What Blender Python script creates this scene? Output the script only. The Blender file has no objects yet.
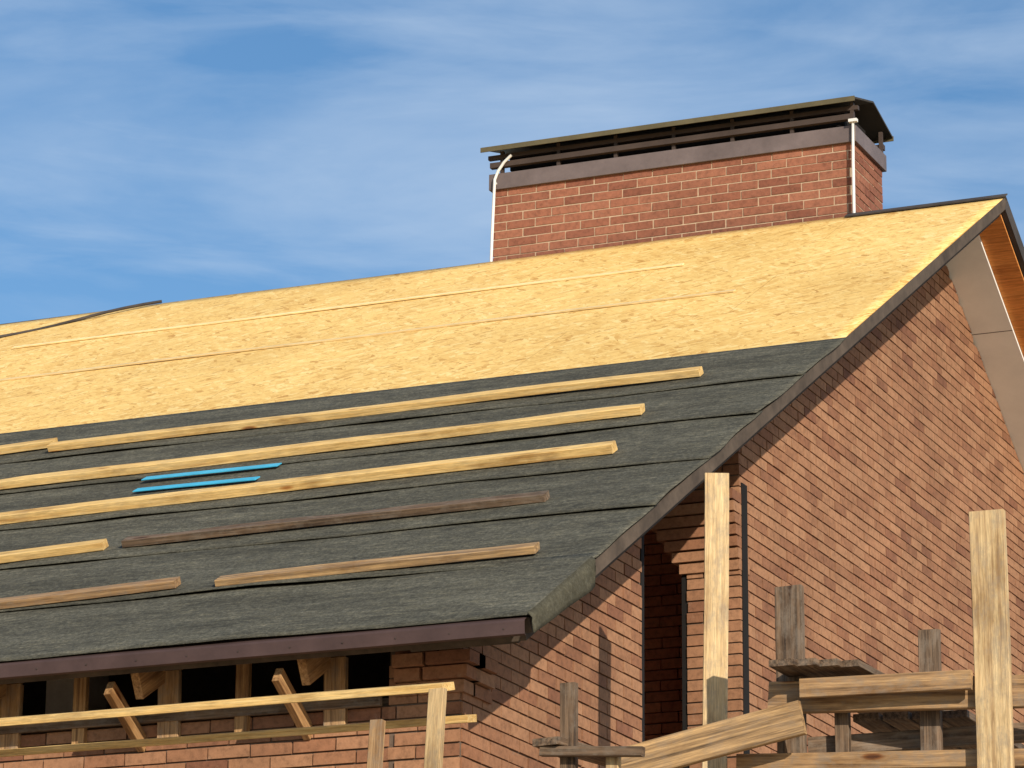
import bpy, math, random
from mathutils import Vector, Matrix, noise
random.seed(7)
sc=bpy.context.scene
TH=0.51339; W=9.47226; H=W*math.tan(TH); c,s=math.cos(TH),math.sin(TH); SL=W/c
GZ=-5.8

# ---------------------------------------------------------------- helpers
def NT(name):
    m=bpy.data.materials.new(name); m.use_nodes=True
    nt=m.node_tree; b=nt.nodes['Principled BSDF']; b.inputs['Roughness'].default_value=.85
    b.inputs['Specular IOR Level'].default_value=.25
    return m,nt,b
def N(nt,t,**k):
    n=nt.nodes.new(t)
    for a,v in k.items():
        if a.startswith('i_'):
            n.inputs[a[2:].replace('_',' ')].default_value=v
        else: setattr(n,a,v)
    return n
def ramp(nt,stops):
    r=nt.nodes.new('ShaderNodeValToRGB'); e=r.color_ramp.elements
    e[0].position,e[0].color=stops[0][0],(*stops[0][1],1)
    e[1].position,e[1].color=stops[-1][0],(*stops[-1][1],1)
    for p,co in stops[1:-1]:
        x=e.new(p); x.color=(*co,1)
    return r
def mix(nt,a,b,fac,mode='MIX'):
    m=nt.nodes.new('ShaderNodeMix'); m.data_type='RGBA'; m.blend_type=mode
    for i,v in ((0,fac),(6,a),(7,b)):
        if isinstance(v,bpy.types.NodeSocket): nt.links.new(v,m.inputs[i])
        elif i==0: m.inputs[0].default_value=v
        else: m.inputs[i].default_value=(*v,1)
    return m.outputs[2]
def g(v): return (v,v,v)
def mapping(nt,scale,rot=(0,0,0),src='Object',loc=None):
    t=nt.nodes.new('ShaderNodeTexCoord'); m=nt.nodes.new('ShaderNodeMapping')
    m.inputs['Scale'].default_value=scale; m.inputs['Rotation'].default_value=rot
    if loc is not None: nt.links.new(loc,m.inputs['Location'])
    nt.links.new(t.outputs[src],m.inputs[0]); return m.outputs[0]
def noi(nt,vec,scale,detail=4,rough=.6):
    n=nt.nodes.new('ShaderNodeTexNoise'); n.inputs['Scale'].default_value=scale
    n.inputs['Detail'].default_value=detail; n.inputs['Roughness'].default_value=rough
    nt.links.new(vec,n.inputs['Vector']); return n.outputs['Fac']
def bump(nt,b,h,strength,dist,prev=None):
    n=nt.nodes.new('ShaderNodeBump'); n.inputs['Strength'].default_value=strength
    n.inputs['Distance'].default_value=dist
    if prev is not None: nt.links.new(prev,n.inputs['Normal'])
    nt.links.new(h,n.inputs['Height']); nt.links.new(n.outputs[0],b.inputs['Normal']); return n.outputs[0]

# ---------------------------------------------------------------- materials
def wood(name,light,mid,dark,knots=True,stain=.9,fade=0):
    m,nt,b=NT(name); L=nt.links
    oi=nt.nodes.new('ShaderNodeObjectInfo')
    vm=N(nt,'ShaderNodeVectorMath',operation='MULTIPLY')
    cx=nt.nodes.new('ShaderNodeCombineXYZ')
    for i in range(3): L.new(oi.outputs['Random'],cx.inputs[i])
    L.new(cx.outputs[0],vm.inputs[0]); vm.inputs[1].default_value=(37,61,23)
    v1=mapping(nt,(.9,34,34),loc=vm.outputs[0]); n1=noi(nt,v1,1.6,6,.6)
    r=ramp(nt,[(.28,dark),(.46,mid),(.64,light)]); L.new(n1,r.inputs[0])
    v2=mapping(nt,(1.6,5,5),loc=vm.outputs[0]); n2=noi(nt,v2,1.3,6,.65)
    r2=ramp(nt,[(.32,(.55,.48,.40)),(.48,g(.96)),(.75,g(1.1))]); L.new(n2,r2.inputs[0])
    col=mix(nt,r.outputs[0],r2.outputs[0],stain,'MULTIPLY')
    v4=mapping(nt,(7,110,110),loc=vm.outputs[0]); n4=noi(nt,v4,1.5,3,.6)
    r4=ramp(nt,[(.35,g(.70)),(.6,g(1.05))]); L.new(n4,r4.inputs[0])
    col=mix(nt,col,r4.outputs[0],.8,'MULTIPLY')
    if knots:
        v3=mapping(nt,(1.7,6,6),loc=vm.outputs[0]); vo=nt.nodes.new('ShaderNodeTexVoronoi'); vo.inputs['Scale'].default_value=1.0
        L.new(v3,vo.inputs['Vector'])
        r3=ramp(nt,[(.05,(.22,.09,.035)),(.085,(.58,.36,.20)),(.125,(1,1,1))]); L.new(vo.outputs['Distance'],r3.inputs[0])
        col=mix(nt,col,r3.outputs[0],.9,'MULTIPLY')
    if fade: # grey weathering and mortar splashes
        v5=mapping(nt,(5,9,9),loc=vm.outputs[0]); n5=noi(nt,v5,1.6,7,.75)
        r5=ramp(nt,[(.47,g(0)),(.62,g(fade))]); L.new(n5,r5.inputs[0])
        col=mix(nt,col,(.25,.21,.17),r5.outputs[0])
    rr=ramp(nt,[(0,(.84,.80,.74)),(1,(1.08,1.06,1.02))]); L.new(oi.outputs['Random'],rr.inputs[0])
    col=mix(nt,col,rr.outputs[0],1.0,'MULTIPLY')
    L.new(col,b.inputs['Base Color']); b.inputs['Roughness'].default_value=.75
    bump(nt,b,n4,.5,.004)
    return m
M_batten=wood('fresh_sawn_wood',(.86,.61,.27),(.78,.51,.19),(.56,.31,.10),fade=.15)
M_batten2=wood('pale_sawn_wood',(.72,.54,.30),(.60,.42,.22),(.38,.24,.12),fade=.45)
M_slat=wood('bright_slat_wood',(.95,.76,.42),(.94,.72,.37),(.86,.62,.27),knots=False,stain=.3)
M_old=wood('weathered_wood',(.25,.165,.105),(.12,.08,.052),(.04,.027,.02),fade=.4)
M_oldlight=wood('half_weathered_wood',(.66,.42,.20),(.38,.24,.12),(.08,.05,.03),fade=.3)
M_scaf=wood('scaffold_wood',(.54,.34,.17),(.38,.23,.115),(.16,.095,.05),fade=.5)
M_eavew=wood('eave_timber',(.52,.31,.14),(.36,.20,.09),(.15,.085,.04))
M_orange=wood('stained_board',(.84,.36,.10),(.74,.28,.07),(.5,.18,.045),knots=False,stain=.5)

def brickmat(name,cols,eff=.35):
    m,nt,b=NT(name); L=nt.links
    ge=nt.nodes.new('ShaderNodeNewGeometry')
    r=ramp(nt,cols); L.new(ge.outputs['Random Per Island'],r.inputs[0])
    v=mapping(nt,(1,1,1)); n=noi(nt,v,26,5,.7)
    r2=ramp(nt,[(.3,g(.66)),(.5,g(.98)),(.7,g(1.15))]); L.new(n,r2.inputs[0])
    col=mix(nt,r.outputs[0],r2.outputs[0],1.0,'MULTIPLY')
    nb=noi(nt,v,.9,5,.65); r3=ramp(nt,[(.3,g(.76)),(.6,g(1.08))]); L.new(nb,r3.inputs[0])
    col=mix(nt,col,r3.outputs[0],.9,'MULTIPLY')
    ne=noi(nt,v,7,7,.75); r5=ramp(nt,[(.60,g(0)),(.80,g(eff))]); L.new(ne,r5.inputs[0])
    col=mix(nt,col,(.46,.35,.26),r5.outputs[0])
    L.new(col,b.inputs['Base Color']); b.inputs['Roughness'].default_value=.85
    bump(nt,b,noi(nt,v,90,4,.7),.4,.004)
    return m
M_brick=brickmat('facing_brick',[(0,(.235,.105,.056)),(.15,(.29,.135,.070)),(.5,(.335,.165,.086)),(.8,(.365,.185,.098)),(.93,(.28,.125,.064)),(1,(.20,.085,.048))])
M_chbrick=brickmat('chimney_brick',[(0,(.20,.072,.042)),(.3,(.27,.102,.058)),(.7,(.31,.124,.071)),(1,(.22,.080,.047))],.2)
M_inbrick=brickmat('inner_brick',[(0,(.55,.18,.10)),(.5,(.64,.23,.12)),(1,(.48,.15,.085))])
def mortarmat(name,a,b_):
    m,nt,b=NT(name); v=mapping(nt,(1,1,1)); n=noi(nt,v,14,5,.7); r=ramp(nt,[(.3,a),(.7,b_)]); nt.links.new(n,r.inputs[0])
    nt.links.new(r.outputs[0],b.inputs['Base Color']); bump(nt,b,n,.4,.006); return m
M_mortar=mortarmat('mortar',(.10,.066,.046),(.17,.12,.085))  # dark colour carries the shade of the recessed joints
M_chmortar=mortarmat('chimney_mortar',(.40,.27,.17),(.58,.42,.28))
M_bounce=mortarmat('bounce_plaster',(.50,.42,.34),(.62,.54,.45))  # invented pale finish, reflects sunlight into the recess
M_dark=mortarmat('painted_dark_interior',(.018,.013,.010),(.035,.025,.018))  # near-black colour stands in for the darkness behind the open eave

def feltmat():
    m,nt,b=NT('roofing_felt'); L=nt.links
    v=mapping(nt,(1,1,1)); fine=noi(nt,v,48,4,.85)
    r=ramp(nt,[(.3,(.050,.047,.034)),(.5,(.092,.086,.064)),(.72,(.185,.172,.130))]); L.new(fine,r.inputs[0])
    st=mapping(nt,(.6,3,3)); n2=noi(nt,st,1.6,6,.65)
    r2=ramp(nt,[(.3,g(.66)),(.5,g(.98)),(.68,g(1.3))]); L.new(n2,r2.inputs[0])
    col=mix(nt,r.outputs[0],r2.outputs[0],1.0,'MULTIPLY')
    n3=noi(nt,mapping(nt,(1.4,5,5)),6,7,.8); r3=ramp(nt,[(.38,g(.62)),(.52,g(1.0)),(.68,(1.45,1.38,1.22))]); L.new(n3,r3.inputs[0])
    col=mix(nt,col,r3.outputs[0],1,'MULTIPLY')
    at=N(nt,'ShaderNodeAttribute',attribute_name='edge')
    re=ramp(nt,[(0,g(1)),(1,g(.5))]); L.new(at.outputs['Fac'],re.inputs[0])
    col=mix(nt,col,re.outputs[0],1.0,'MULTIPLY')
    L.new(col,b.inputs['Base Color']); b.inputs['Roughness'].default_value=.8; b.inputs['Specular IOR Level'].default_value=.12
    p1=bump(nt,b,noi(nt,mapping(nt,(1.6,1,1)),2.6,4,.55),.55,.05)
    bump(nt,b,fine,.6,.007,p1); return m
M_felt=feltmat()

def osbmat():
    m,nt,b=NT('osb_board'); L=nt.links
    hs=[]
    layers=[(.15,(5,22,1)),(1.1,(6,20,1)),(-.75,(5.5,24,1)),(2.2,(6,19,1)),(.6,(7,26,1))]
    tc=nt.nodes.new('ShaderNodeTexCoord')
    dn=nt.nodes.new('ShaderNodeTexNoise'); dn.inputs['Scale'].default_value=7; L.new(tc.outputs['UV'],dn.inputs['Vector'])
    sub=N(nt,'ShaderNodeVectorMath',operation='MULTIPLY_ADD'); L.new(dn.outputs['Color'],sub.inputs[0]); sub.inputs[1].default_value=(.06,.06,.06); L.new(tc.outputs['UV'],sub.inputs[2])
    cur=None
    for i,(rot,scl) in enumerate(layers):
        mp=nt.nodes.new('ShaderNodeMapping'); mp.vector_type='TEXTURE'
        mp.inputs['Rotation'].default_value=(0,0,rot); mp.inputs['Scale'].default_value=(1/scl[0],1/scl[1],1)
        mp.inputs['Location'].default_value=(i*3.3,i*1.7,0)
        L.new(sub.outputs[0],mp.inputs[0])
        vo=nt.nodes.new('ShaderNodeTexVoronoi'); vo.inputs['Scale'].default_value=1.5; L.new(mp.outputs[0],vo.inputs['Vector'])
        se=nt.nodes.new('ShaderNodeSeparateColor'); L.new(vo.outputs['Color'],se.inputs[0])
        r=ramp(nt,[(0,(.58,.31,.08)),(.09,(.75,.46,.14)),(.35,(.84,.55,.185)),(.8,(.89,.61,.22)),(1,(.93,.70,.31))]); L.new(se.outputs[0],r.inputs[0])
        if cur is None: cur=r.outputs[0]
        else:
            gt=N(nt,'ShaderNodeMath',operation='GREATER_THAN'); L.new(se.outputs[1],gt.inputs[0]); gt.inputs[1].default_value=.6
            cur=mix(nt,cur,r.outputs[0],gt.outputs[0])
        hs.append(se.outputs[2])
    n=nt.nodes.new('ShaderNodeTexNoise'); n.inputs['Scale'].default_value=30; n.inputs['Detail'].default_value=3; L.new(tc.outputs['UV'],n.inputs['Vector'])
    r=ramp(nt,[(.29,(.58,.40,.22)),(.39,(1,1,1))]); L.new(n.outputs['Fac'],r.inputs[0])
    cur=mix(nt,cur,r.outputs[0],.8,'MULTIPLY')
    n=nt.nodes.new('ShaderNodeTexNoise'); n.inputs['Scale'].default_value=.7; n.inputs['Detail'].default_value=6; L.new(tc.outputs['UV'],n.inputs['Vector'])
    r=ramp(nt,[(.3,(.87,.84,.78)),(.6,(1.03,1.02,1.0))]); L.new(n.outputs['Fac'],r.inputs[0])
    cur=mix(nt,cur,r.outputs[0],1,'MULTIPLY')
    br=nt.nodes.new('ShaderNodeTexBrick'); L.new(tc.outputs['UV'],br.inputs['Vector'])
    br.inputs['Scale'].default_value=1; br.inputs['Brick Width'].default_value=2.5; br.inputs['Row Height'].default_value=1.25
    br.inputs['Mortar Size'].default_value=.003; br.inputs['Mortar Smooth'].default_value=.3
    br.inputs['Color1'].default_value=(1,1,1,1); br.inputs['Color2'].default_value=(.955,.94,.91,1); br.inputs['Mortar'].default_value=(.6,.47,.32,1)
    cur=mix(nt,cur,br.outputs[0],.9,'MULTIPLY')
    L.new(cur,b.inputs['Base Color']); b.inputs['Roughness'].default_value=.7
    bump(nt,b,hs[1],.15,.002); return m
M_osb=osbmat()

def metal(name,col,rough=.45,met=.3,var=.25):
    m,nt,b=NT(name); v=mapping(nt,(1,1,1)); n=noi(nt,v,3,6,.7)
    r=ramp(nt,[(.3,tuple(x*(1-var) for x in col)),(.7,tuple(x*(1+var) for x in col))]); nt.links.new(n,r.inputs[0])
    nt.links.new(r.outputs[0],b.inputs['Base Color']); b.inputs['Roughness'].default_value=rough; b.inputs['Metallic'].default_value=met
    return m
M_eave=metal('brown_eave_metal',(.075,.045,.040),.55,.1)
M_band=metal('grey_flashing',(.17,.13,.12),.5,.2)
M_capu=metal('cap_shaded_underside',(.050,.040,.028),.6,.1)  # darker copy of the cap metal, underside shade put into the colour
M_capt=metal('cap_edge_olive',(.13,.105,.055),.5,.2)
M_capbar=metal('cap_frame',(.065,.045,.036),.6,.1)
M_white=metal('white_paint',(.72,.70,.66),.5,0,.08)
M_blue=metal('blue_plastic',(.06,.42,.62),.4,0,.2)
M_soffit=metal('pale_soffit',(.88,.86,.80),.8,0,.06)
M_rake=metal('dark_edge',(.06,.05,.045),.85,0,.4)
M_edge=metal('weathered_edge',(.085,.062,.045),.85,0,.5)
M_pit=metal('black_shadow_gap',(.012,.01,.009),.9,0,.2)  # near-black colour stands in for shade at the pier edge and cap gap

# ---------------------------------------------------------------- mesh utilities
def obj(name,verts,faces,mat,parent=None,smooth=False):
    me=bpy.data.meshes.new(name); me.from_pydata([tuple(v) for v in verts],[],faces); me.update()
    o=bpy.data.objects.new(name,me); sc.collection.objects.link(o); me.materials.append(mat)
    if parent: o.parent=parent
    if smooth:
        for p_ in me.polygons: p_.use_smooth=True
    return o
def empty(name):
    e=bpy.data.objects.new(name,None); sc.collection.objects.link(e); e.empty_display_size=.2; return e
HEX=[(0,1,3,2),(4,6,7,5),(0,4,5,1),(2,3,7,6),(0,2,6,4),(1,5,7,3)]
def hexa(vs,fs,P,a,b_,c_):
    k=len(vs); P=Vector(P);a=Vector(a);b_=Vector(b_);c_=Vector(c_)
    for i in (0,1):
        for j in (0,1):
            for l in (0,1): vs.append(P+a*i+b_*j+c_*l)
    for f in HEX: fs.append(tuple(k+x for x in f))
def boxo(name,lo,hi,mat,parent=None,bev=0):
    vs,fs=[],[]; hexa(vs,fs,lo,(hi[0]-lo[0],0,0),(0,hi[1]-lo[1],0),(0,0,hi[2]-lo[2]))
    o=obj(name,vs,fs,mat,parent)
    if bev:
        m=o.modifiers.new('b','BEVEL'); m.width=bev; m.segments=2
    return o
def board(name,p0,p1,w,h,mat,up=(0,0,1),parent=None,warp=.006,seed=None,bow=0.0,wane=0.0):
    p0=Vector(p0);p1=Vector(p1);L=(p1-p0).length; X=(p1-p0).normalized(); Z=Vector(up); Z=(Z-X*Z.dot(X)).normalized(); Y=Z.cross(X)
    n=max(6,int(L/.12)); sd=seed if seed is not None else random.random()*100
    ch=min(w,h)*.07; vs=[];fs=[]
    prof=[(-w/2+ch,-h/2),(w/2-ch,-h/2),(w/2,-h/2+ch),(w/2,h/2-ch),(w/2-ch,h/2),(-w/2+ch,h/2),(-w/2,h/2-ch),(-w/2,-h/2+ch)]
    for i in range(n+1):
        t=i/n; x=t*L
        oy=noise.noise((x*.7,sd,0))*warp*2; oz=noise.noise((x*.6,sd,9))*warp*1.2+bow*(4*t*(1-t))
        for k,(y,z) in enumerate(prof):
            wn=0
            if wane and k in(3,4): wn=max(0,noise.noise((x*1.3,sd,k//3)))*wane
            e=1+noise.noise((x*9,sd+k,3))*.02
            dx=0
            if i in(0,n): dx=noise.noise((y*20,z*20,sd))*.006
            vs.append((x+dx,(y*e+oy),(z-wn+oz)))
    for i in range(n):
        for k in range(8):
            a=i*8+k;b_=i*8+(k+1)%8; fs.append((a,b_,b_+8,a+8))
    fs.append(tuple(reversed(range(8)))); fs.append(tuple(n*8+k for k in range(8)))
    o=obj(name,vs,fs,mat,parent)
    M=Matrix((( X.x,Y.x,Z.x,p0.x),(X.y,Y.y,Z.y,p0.y),(X.z,Y.z,Z.z,p0.z),(0,0,0,1))); o.matrix_world=M
    return o
def RP(x,v,n=0.):
    return Vector((x,v*c-n*s,v*s+n*c))
def RPb(x,v,n=0.):
    q=RP(x,v,n); return Vector((q.x,2*W-q.y,q.z))
NR=Vector((0,-s,c))

def bricks(name,P,U,Nn,length,z0,z1,mat,parent,keep=None,depth=.012,jit=.0015,L=.25,Hh=.065,J=.010,phase=0.):
    P=Vector((P[0],P[1],0));U=Vector((U[0],U[1],0));Nn=Vector((Nn[0],Nn[1],0)); vs=[];fs=[]
    row=0; z=z0
    while z<z1-.01:
        x=-(L+J)*(.5 if row%2 else 0)-phase+random.uniform(-.012,.012)
        hh=min(Hh,z1-z)
        while x<length:
            a=max(0,x);b_=min(length,x+L)
            if b_-a>.03 and (keep is None or keep(a,b_,z,z+hh)):
                d=depth+random.uniform(-jit,jit)*1.6; zz=z+random.uniform(-jit,jit); tl=random.uniform(-jit,jit)
                hexa(vs,fs,P+U*(a+random.uniform(0,jit))+Vector((0,0,zz))-Nn*.02,U*(b_-a-random.uniform(0,jit)),Nn*(.02+d),Vector((0,0,hh))+U*tl)
            x+=L+J
        z+=Hh+J; row+=1
    return obj(name,vs,fs,mat,parent)

# ---------------------------------------------------------------- ground
vs=[];fs=[];n=60;S=1500
for i in range(n+1):
    for j in range(n+1):
        x=((i/n)*2-1);y=((j/n)*2-1); x=S*x*abs(x)**1.5;y=S*y*abs(y)**1.5
        vs.append((x,y,GZ+noise.noise((x*.15,y*.15,0))*.12))
for i in range(n):
    for j in range(n): a=i*(n+1)+j; fs.append((a,a+n+1,a+n+2,a+1))
m,nt,b=NT('pale_bounce_soil'); v=mapping(nt,(1,1,1)); nn=noi(nt,v,.35,8,.7)  # unseen ground, made pale to bounce light up to the soffit
r=ramp(nt,[(.38,(.44,.36,.25)),(.58,(.34,.27,.18)),(.7,(.13,.14,.06))]); nt.links.new(nn,r.inputs[0]); nt.links.new(r.outputs[0],b.inputs['Base Color'])
bump(nt,b,noi(nt,v,6,6,.7),.6,.05)
obj('ground',vs,fs,m,smooth=True)

# ---------------------------------------------------------------- HOUSE
house=empty('brick_house')
XL=-15.0; O=.6; F=.5
TR=.13
def slab(name,fn,x0,x1,v0,v1,n0,n1,mat,par=house):
    vs=[fn(x,v,n_) for x in (x0,x1) for v in (v0,v1) for n_ in (n0,n1)]
    return obj(name,vs,[tuple(f) for f in HEX],mat,par)
slab('roof_deck',RP,XL,-.04,.02,SL-.05,-TR,-.012,M_edge)
slab('roof_deck_rear',RPb,XL,-.035,.0,SL-.05,-TR,-.013,M_edge)
slab('rear_felt',RPb,XL,.01,-.02,SL-.0,-.010,.006,M_rake)
def sheet(name,x0,x1,v0,v1,nx,nv,nfun,mat,edgefun=None,thick=0,wav=0):
    vs=[];fs=[];uv=[];ed=[]
    for i in range(nx+1):
        for j in range(nv+1):
            x=x0+(x1-x0)*i/nx; v=v0+(v1-v0)*j/nv
            vv=v; xx=x
            if wav and j==0: vv=v+noise.noise((x*1.1,v0*3.1,2))*wav
            if wav and i==nx: xx=x+noise.noise((v*2.3,v0,5))*wav
            vs.append(RP(xx,vv,nfun(x,v,(v-v0)/(v1-v0)))); uv.append((xx,vv)); ed.append(edgefun((v-v0)) if edgefun else 0)
    for i in range(nx):
        for j in range(nv): a=i*(nv+1)+j; fs.append((a,a+nv+1,a+nv+2,a+1))
    o=obj(name,vs,fs,mat,house,smooth=True); me=o.data
    ul=me.uv_layers.new(name='UVMap')
    for l in me.loops: ul.data[l.index].uv=uv[l.vertex_index]
    at=me.attributes.new('edge','FLOAT','POINT')
    for i,e in enumerate(ed): at.data[i].value=e
    if thick:
        mo=o.modifiers.new('t','SOLIDIFY'); mo.thickness=thick; mo.offset=-1
    return o
sheet('osb_sheathing',XL,.0,6.0,SL+.01,120,30,lambda x,v,t:.002+noise.noise((x*.5,v*.6,0))*.004*min(1,t*4),M_osb,thick=.014)
laps=[-.02,1.02,2.02,3.05,4.10,5.06]
for i,v0 in enumerate(laps):
    v1=(laps[i+1] if i<5 else 6.04)+.09
    def nf(x,v,t,i=i,v0=v0):
        top=1 if i<5 else min(1,(1-t)*6)
        return .011+.010*(1-t)+(noise.noise((x*.9,v*1.4,i*7))*.010+noise.noise((x*2.7,v*3.1,i*5+2))*.003+max(0,noise.noise((x*.7,i*3.3,v*.3)))*.018*(1-t)**3)*top
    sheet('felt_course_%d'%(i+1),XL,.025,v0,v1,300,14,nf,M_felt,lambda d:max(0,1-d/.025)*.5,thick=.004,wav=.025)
slab('rake_board',RP,-.03,.008,.0,SL-.02,-.085,-.002,M_edge)
slab('rear_rake_board',RPb,-.03,.012,.0,SL-.02,-.12,-.012,M_rake)
slab('rear_rake_plank',RPb,-.25,-.032,.0,SL-.02,-.150,-.131,M_orange)
slab('rear_soffit',RPb,-.72,-.252,.0,SL-.1,-.175,-.131,M_soffit)
for i in range(5):
    slab('rear_soffit_joint',RPb,-.72,-.255,1.2+i*2.1,1.206+i*2.1,-.177,-.1755,M_edge)
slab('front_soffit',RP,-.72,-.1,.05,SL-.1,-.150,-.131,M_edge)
slab('ridge_felt_strip',RP,-1.3,.02,SL-.07,SL+.02,.012,.022,M_rake)
vs=[];fs=[]
nx=120
for i in range(nx+1):
    x=XL+(0-XL)*i/nx; w_=noise.noise((x*1.5,0,0))*.006
    for (dy,dz) in ((.10,.055),(-.035,-.018),(-.040,-.028),(-.036+w_,-.092),(-.022+w_,-.098)): vs.append((x,dy,dz))
for i in range(nx):
    for k in range(4): a=i*5+k; fs.append((a,a+5,a+6,a+1))
o=obj('eave_drip_edge',vs,fs,M_eave,house); mo=o.modifiers.new('t','SOLIDIFY'); mo.thickness=.003
vs=[];fs=[]
x=XL
while x<0: hexa(vs,fs,(x,-.045,-.065),(.008,0,0),(0,.008,0),(0,0,.008)); x+=.31
obj('drip_edge_nails',vs,fs,M_capbar,house)
vs=[];fs=[];nu=16
for i in range(nu+1):
    t=i/nu; v=-.03+1.0*t; dp=.10+.05*t if t<.93 else .10+.05*t-(t-.93)*1.4
    for k in range(5):
        q=k/4
        x=.022+ (.02 if k else 0)+q*.012+noise.noise((v*3,q*2,3))*.008
        vs.append(RP(x,v-.05*q,.036-q*dp))
for i in range(nu):
    for k in range(4): a=i*5+k; fs.append((a,a+1,a+6,a+5))
m2=M_felt.copy(); m2.name='mossy_felt'
nt=m2.node_tree; bs=nt.nodes['Principled BSDF']; lk=bs.inputs['Base Color'].links[0].from_socket
nt.links.new(mix(nt,lk,(.055,.048,.028),.6),bs.inputs['Base Color'])
o=obj('felt_flap',vs,fs,m2,house,smooth=True); mo=o.modifiers.new('t','SOLIDIFY'); mo.thickness=.006

# --- gable wall (plane x=-O) with tall opening
Y0=F; Y1=3.13; Y2=4.90
def roofz(y): return (y if y<W else 2*W-y)*math.tan(TH)-.13
def gk(off):
    def k(a,b_,z0,z1): return z1<min(roofz(off+a),roofz(off+b_))+.09
    return k
gz0=-2.7
bricks('gable_bricks_near',(-O,Y0),(0,1),(1,0),Y1-Y0,gz0,2.2,M_brick,house,gk(Y0))
bricks('gable_bricks_main',(-O,Y2),(0,1),(1,0),2*W-.5-Y2,gz0,5.4,M_brick,house,gk(Y2),phase=.1)
def wallpoly(name,X,pts,th,mat):
    n=len(pts); vs=[(X,y,z) for y,z in pts]+[(X-th,y,z) for y,z in pts]
    fs=[tuple(range(n)),tuple(reversed(range(n,2*n)))]+[(i,i+n,(i+1)%n+n,(i+1)%n) for i in range(n)]
    return obj(name,vs,fs,mat,house)
rz=lambda y:roofz(y)-.02
wallpoly('gable_wall_near',-O,[(Y0,GZ),(Y1,GZ),(Y1,rz(Y1)),(Y0,rz(Y0))],.36,M_mortar)
wallpoly('gable_wall_main',-O,[(Y2,GZ),(2*W-.5,GZ),(2*W-.5,rz(2*W-.5)),(W,rz(W)),(Y2,rz(Y2))],.36,M_mortar)
bricks('jamb_bricks',(-O-.36,Y2),(1,0),(0,-1),.36+.012,gz0,2.5,M_brick,house,phase=.13)
vs=[];fs=[]
for i in range(7):
    zt=1.38+i*.075
    hexa(vs,fs,(-O-.36-.045*(i+1),Y2-.03-.02*i,zt),(.045*(i+1)+.374,0,0),(0,.2,0),(0,0,.065))
obj('jamb_corbel',vs,fs,M_brick,house)
boxo('pier_edge_shade',(-O-.3,Y1+.001,gz0),(-O+.008,Y1+.05,roofz(Y1)-.02),M_pit,house)  # black box painting the shading along the pier edge
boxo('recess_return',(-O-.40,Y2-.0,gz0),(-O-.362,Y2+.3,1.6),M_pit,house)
boxo('dark_wall_strip',(-O-.002,Y2+.02,-1.2),(-O+.020,Y2+.12,roofz(Y2)-.66),M_pit,house)  # near-black strip laid over the brick face beside the jamb
bricks('recess_back_bricks',(-3.2,6.2),(1,0),(0,-1),2.6,gz0,3.0,M_inbrick,house)
boxo('recess_back_wall',(-3.3,6.22,GZ),(-O-.37,6.4,3.0),M_mortar,house)
wallpoly('recess_side_wall',-3.2,[(F+.4,GZ),(6.2,GZ),(6.2,rz(6.2)),(F+.4,rz(F+.4))],.2,M_bounce)  # wall given a pale finish to bounce sun onto the inner bricks
# --- front wall
ZT=-.31; PX=.42
bricks('front_bricks',(-O-PX,F),(-1,0),(0,-1),14-O-PX,gz0,ZT,M_brick,house,phase=.07)
bricks('front_pier_bricks',(-O,F),(-1,0),(0,-1),PX,gz0,-.0,M_brick,house)
boxo('front_wall',(XL+.5,F+.001,GZ),(-O-PX,F+.36,ZT-.01),M_mortar,house)
boxo('front_pier',(-O-PX,F+.001,GZ),(-O-.001,F+.36,.06),M_mortar,house)
boxo('wall_plate',(XL+.5,F+.04,ZT),(-O-PX-.01,F+.19,ZT+.06),M_old,house)
boxo('attic_inner_wall',(XL+.5,1.30,GZ),(-3.41,1.4,.55),M_dark,house)  # blackened backdrop, paints the attic opening dark
boxo('attic_dark_backdrop_b',(-3.19,1.25,GZ),(-O-.37,1.35,.5),M_dark,house)
vs=[];fs=[]
for i in range(3):
    z=-.26+i*.075; e=.03*(i+1)
    hexa(vs,fs,(-O-.26+e,F-e,z),(.26,0,0),(0,.12+e,0),(0,0,.066))
    hexa(vs,fs,(-O-.40+e-.03*i,F-e,z),(.13+.03*i-.01,0,0),(0,.12+e,0),(0,0,.066))
    hexa(vs,fs,(-O-.05,F-e+.13,z),(.05+e,0,0),(0,.25,0),(0,0,.066))
obj('corner_corbel',vs,fs,M_brick,house)
boxo('rear_wall',(XL+.5,2*W-.86,GZ),(-O-.02,2*W-.5,.1),M_mortar,house)
boxo('left_gable_wall',(XL+.5,F+.36,GZ),(XL+.86,2*W-.9,.0),M_mortar,house)
x=-1.38;k=0
while x>XL+.6:
    board('rafter',RP(x,.08,-.22),RP(x,1.4,-.22),.05,.15,M_eavew,up=NR,parent=house)
    board('rafter_doubler',RP(x-.06,.30,-.23),RP(x-.06,1.4,-.23),.045,.15,M_eavew,up=NR,parent=house)
    board('bracket_brace',(x-.12,F+.0,-.42),(x-.12,.10,-.17),.045,.09,M_eavew,parent=house)
    board('bracket_post',(x+.05,F-.03,-.40),(x+.05,F-.03,-.02),.13,.04,M_scaf,up=(0,-1,0),parent=house)
    board('hanger',(x-.52,F-.03,-.40),(x-.52,F-.03,.0),.08,.04,M_eavew,up=(0,-1,0),parent=house)
    x-=1.02;k+=1
board('wall_rail',(XL+.6,F-.045,-.27),(-O-PX-.03,F-.045,-.27),.03,.07,M_old,parent=house)

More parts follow.
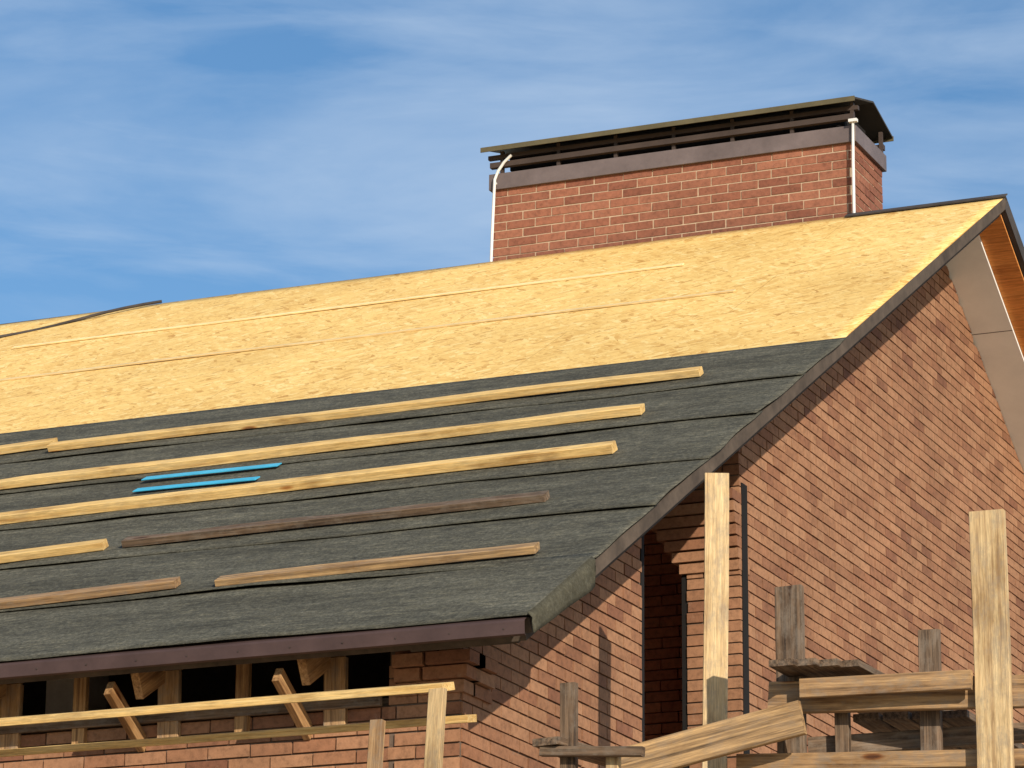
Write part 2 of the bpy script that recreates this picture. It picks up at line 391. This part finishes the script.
# ---------------------------------------------------------------- chimney (part of house)
CX0,CX1,CY0,CY1=-4.43,-1.27,W+.10,W+.84
chz=6.01
bricks('chimney_front_bricks',(CX0,CY0),(1,0),(0,-1),CX1-CX0,5.12,chz,M_chbrick,house,depth=.005,J=.011,Hh=.064,L=.249)
bricks('chimney_side_bricks',(CX1,CY0),(0,1),(1,0),CY1-CY0,5.12,chz,M_chbrick,house,phase=.13,depth=.005,J=.011,Hh=.064,L=.249)
bricks('chimney_left_bricks',(CX0,CY1),(0,-1),(-1,0),CY1-CY0,5.12,chz,M_chbrick,house,phase=.13,depth=.005,J=.011,Hh=.064,L=.249)
boxo('chimney_core',(CX0,CY0,4.3),(CX1,CY1,6.02),M_chmortar,house)
e=.035
boxo('chimney_band',(CX0-e,CY0-e,6.0),(CX1+e,CY1+e,6.14),M_band,house,.004)
boxo('cap_gap_dark_base',(CX0+.15,CY0+.12,6.14),(CX1-.15,CY1-.12,6.2),M_pit,house)  # black block added to paint the gap above the band dark
boxo('cap_rail',(CX0-.02,CY0-.05,6.19),(CX1+.02,CY0+.0,6.235),M_capbar,house)
boxo('cap_rail_rear',(CX0-.02,CY1-.0,6.19),(CX1+.02,CY1+.05,6.235),M_capbar,house)
boxo('cap_rail_upper',(CX0-.05,CY0-.02,6.275),(CX1+.05,CY0+.02,6.31),M_capbar,house)
x=CX0+.06
while x<CX1:
    boxo('cap_post',(x,CY0-.018,6.14),(x+.03,CY0+.012,6.34),M_capbar,house)
    boxo('cap_post_rear',(x,CY1-.01,6.14),(x+.03,CY1+.02,6.34),M_capbar,house); x+=.514
boxo('cap_gap_dark_block',(CX0+.1,CY0+.1,6.2),(CX1-.1,CY1-.1,6.33),M_pit,house)  # black filler added in the open gap, shade painted as a solid
cyc=(CY0+CY1)/2; ov=.14; zr=6.46; ze=6.325
def capslope(sgn,name):
    yo=cyc+sgn*((CY1-CY0)/2+ov)
    vs=[(x,y,z) for x in (CX0-.06,CX1+.06) for (y,z) in ((yo,ze),(yo,ze+.016),(cyc,zr+.016),(cyc,zr))]
    fs=[(0,3,7,4),(1,5,6,2),(0,1,2,3),(7,6,5,4),(0,4,5,1)]
    o=obj(name,vs,fs,M_capu,house); o.data.materials.append(M_capt); o.data.polygons[1].material_index=1
    boxo(name+'_lip',(CX0-.065,min(yo,yo+sgn*.008),ze-.022),(CX1+.065,max(yo,yo+sgn*.008),ze+.020),M_capt,house)
capslope(-1,'cap_front'); capslope(1,'cap_rear')
def tube(name,pts,rad,mat,par):
    cu=bpy.data.curves.new(name,'CURVE'); cu.dimensions='3D'; cu.bevel_depth=rad; cu.bevel_resolution=3
    sp=cu.splines.new('POLY'); sp.points.add(len(pts)-1)
    for i,q in enumerate(pts): sp.points[i].co=(*q,1)
    cu.materials.append(mat); o=bpy.data.objects.new(name,cu); sc.collection.objects.link(o)
    if par: o.parent=par
    return o
yy=CY0-.06
tube('conduit',[(-4.24,yy-.02,6.27),(-4.31,yy-.01,6.22),(-4.37,yy,6.15),(-4.40,yy,6.08),(-4.415,yy,5.7),(-4.43,yy,5.25)],.013,M_white,house)
tube('conduit_bracket',[(-4.40,yy,6.05),(-4.40,CY0,6.05)],.012,M_white,house)
tube('conduit_right',[(-1.22,yy,6.17),(-1.25,yy,6.15),(-1.255,yy,5.8),(-1.255,yy,5.30)],.013,M_white,house)
boxo('conduit_head',(-1.28,yy-.03,6.15),(-1.21,yy+.01,6.175),M_white,house)

# ---------------------------------------------------------------- battens on the roof
def rb(name,x0,v0,x1,v1,w,h,mat,base=.026,**k):
    return board(name,RP(x0,v0,base+h/2),RP(x1,v1,base+h/2),w,h,mat,up=NR,**k)
rb('roof_batten',-5.62,5.25,-.77,5.39,.095,.05,M_batten,wane=.01)
rb('roof_batten',-7.6,5.17,-5.66,5.41,.095,.05,M_batten)
rb('roof_batten',-7.6,4.15,-.85,4.42,.11,.055,M_batten,wane=.02)
rb('roof_batten',-7.6,3.09,-.70,3.43,.105,.06,M_batten)
rb('roof_batten',-3.52,2.28,-.76,2.38,.10,.045,M_old,wane=.02)
rb('roof_batten',-6.6,1.87,-3.65,2.26,.10,.05,M_batten)
rb('roof_batten',-2.33,1.12,-.39,1.22,.10,.045,M_oldlight,wane=.02)
rb('roof_batten',-6.4,.90,-2.62,1.18,.095,.045,M_scaf)
rb('blue_plastic_strip',-4.26,4.02,-3.26,4.02,.075,.006,M_blue,base=.034)
rb('blue_plastic_strip',-4.17,3.71,-3.26,3.68,.075,.006,M_blue,base=.034)
rb('thin_roof_slat',-8.3,9.60,-2.28,9.60,.05,.011,M_slat,base=.006)
rb('thin_roof_slat',-8.6,8.22,-1.44,8.27,.05,.011,M_slat,base=.006)
pts=[]
for i in range(16):
    t=i/15; pts.append(RP(-9.6+2.1*t,9.62+1.24*t**.85,.02+.015*math.sin(t*9)))
tube('black_roof_cable',pts,.013,M_rake,None)

# ---------------------------------------------------------------- scaffolding (eave side)
sf=empty('eave_scaffold')
Y=-.3
board('long_board',(-7,Y,-.40),(-.31,Y,-.40),.16,.042,M_batten,parent=sf,up=(0,-.25,1))
board('long_board',(-7,Y+.35,-.50),(-.33,Y+.35,-.50),.12,.04,M_batten,parent=sf,up=(0,-.2,1))
board('upright',(-.62,Y-.12,GZ),(-.34,Y-.06,-.42),.085,.05,M_batten2,parent=sf,up=(0,-1,0))
board('upright',(-.95,Y-.12,GZ),(-.68,Y-.06,-.56),.07,.05,M_scaf,parent=sf,up=(0,-1,0))
board('upright',(-4.2,Y-.12,GZ),(-4.1,Y-.09,-.43),.085,.05,M_batten2,parent=sf,up=(0,-1,0))
# ---------------------------------------------------------------- scaffolding (gable side)
gs=empty('gable_scaffold')
FC=(.37,-.93,0)
board('tall_post',(.42,1.4,GZ),(.51,1.47,1.08),.135,.045,M_batten2,parent=gs,up=FC)
board('post',(2.29,.75,GZ),(2.26,.75,.53),.185,.05,M_batten2,parent=gs,up=(0,-1,0))
board('post',(1.16,.86,GZ),(1.14,.86,.25),.15,.05,M_old,parent=gs,up=(0,-1,0))
board('post',(1.88,.92,-1.0),(1.88,.92,-.03),.11,.05,M_old,parent=gs,up=(0,-1,0))
board('post',(1.43,.9,GZ),(1.41,.9,-.3),.075,.05,M_old,parent=gs,up=(0,-1,0))
board('ledger_beam',(1.04,.81,-.35),(2.9,.81,-.44),.06,.165,M_scaf,parent=gs)
board('ledger_board',(1.25,.70,-.335),(2.17,.70,-.36),.04,.10,M_scaf,parent=gs)
board('lower_ledger',(.85,.83,-.68),(2.9,.83,-.78),.05,.09,M_scaf,parent=gs)
board('slanted_board',(.20,.66,-.70),(1.27,.66,-.50),.045,.18,M_oldlight,parent=gs)
for i in range(4):
    board('deck_plank',(1.20+i*.10,.55+.05*i,-.22),(1.28+i*.12,3.2,-.24),.14,.035,M_old,parent=gs)
for i in range(4):
    board('platform_plank',(1.52+i*.15,.95+.03*i,-.46),(1.52+i*.15,4.8,-.46),.14,.04,M_old,parent=gs)
board('cross_brace',(1.2,.95,-.60),(2.3,1.2,-.55),.05,.1,M_old,parent=gs)
ss=empty('corner_scaffold')
board('post',(.08,.28,GZ),(.11,.3,-.30),.085,.05,M_old,parent=ss,up=(0,-1,0))
board('post',(.30,.3,GZ),(.36,.3,-.66),.07,.05,M_batten2,parent=ss,up=(0,-1,0))
board('ledger',(-.02,.24,-.66),(.55,.24,-.70),.05,.05,M_old,parent=ss)
board('ledger_plank',(.02,.2,-.62),(.30,1.8,-.60),.16,.04,M_old,parent=ss)

# ---------------------------------------------------------------- light, sky
AD=46; A=math.radians(AD); EL=math.radians(22)
sd=Vector((math.cos(EL)*math.sin(A),-math.cos(EL)*math.cos(A),math.sin(EL)))
su=bpy.data.lights.new('sun','SUN'); su.energy=5.0; su.angle=math.radians(.5); su.color=(1,.92,.79)
so=bpy.data.objects.new('sun',su); sc.collection.objects.link(so); so.rotation_euler=(-sd).to_track_quat('-Z','Y').to_euler()
w=bpy.data.worlds.new('World'); sc.world=w; w.use_nodes=True; nt=w.node_tree; bg=nt.nodes['Background']; L=nt.links
sk=nt.nodes.new('ShaderNodeTexSky'); sk.sky_type='NISHITA'; sk.sun_disc=False; sk.sun_elevation=EL; sk.sun_rotation=math.radians(180-AD)
sk.ozone_density=2.5; sk.dust_density=.5; sk.air_density=1.0
hs=nt.nodes.new('ShaderNodeHueSaturation'); hs.inputs['Saturation'].default_value=1.18; hs.inputs['Value'].default_value=1.2; L.new(sk.outputs[0],hs.inputs['Color'])
tc=nt.nodes.new('ShaderNodeTexCoord')
def cloud(scale,rot,loc,sc_,lo,hi,amt,src,dist=.5):
    mp=nt.nodes.new('ShaderNodeMapping'); mp.inputs['Scale'].default_value=scale; mp.inputs['Rotation'].default_value=rot; mp.inputs['Location'].default_value=loc
    L.new(tc.outputs['Generated'],mp.inputs[0])
    n1=nt.nodes.new('ShaderNodeTexNoise'); n1.inputs['Scale'].default_value=sc_; n1.inputs['Detail'].default_value=9; n1.inputs['Roughness'].default_value=.55; n1.inputs['Distortion'].default_value=dist
    L.new(mp.outputs[0],n1.inputs['Vector'])
    r=ramp(nt,[(lo,g(0)),(hi,g(amt))]); L.new(n1.outputs['Fac'],r.inputs[0])
    return mix(nt,src,(5.4,6.6,8.2),r.outputs[0])
cl=cloud((3.4,3.4,15),(.10,.16,0),(1.3,.4,.55),1.7,.38,.78,.62,hs.outputs[0])
cl=cloud((5,5,30),(.16,.26,0),(.3,2.4,1.5),2.0,.48,.76,.26,cl,.9)
L.new(cl,bg.inputs['Color']); bg.inputs['Strength'].default_value=.105

# ---------------------------------------------------------------- camera
psi,phi,rho=0.40952,0.28213,0.00777
fw=Vector((-math.sin(psi)*math.cos(phi),math.cos(psi)*math.cos(phi),math.sin(phi)))
r0=Vector((math.cos(psi),math.sin(psi),0)); u0=r0.cross(fw)
rr=r0*math.cos(rho)+u0*math.sin(rho); uu=u0*math.cos(rho)-r0*math.sin(rho)
cd=bpy.data.cameras.new('camera'); cd.sensor_width=36; cd.lens=3685.50442/1024*36; cd.clip_end=5000
co=bpy.data.objects.new('camera',cd); sc.collection.objects.link(co)
C=(7.36884,-17.20357,-4.16481)
co.matrix_world=Matrix(((rr.x,uu.x,-fw.x,C[0]),(rr.y,uu.y,-fw.y,C[1]),(rr.z,uu.z,-fw.z,C[2]),(0,0,0,1)))
sc.camera=co
sc.view_settings.view_transform='Standard'; sc.view_settings.look='None'; sc.view_settings.exposure=0
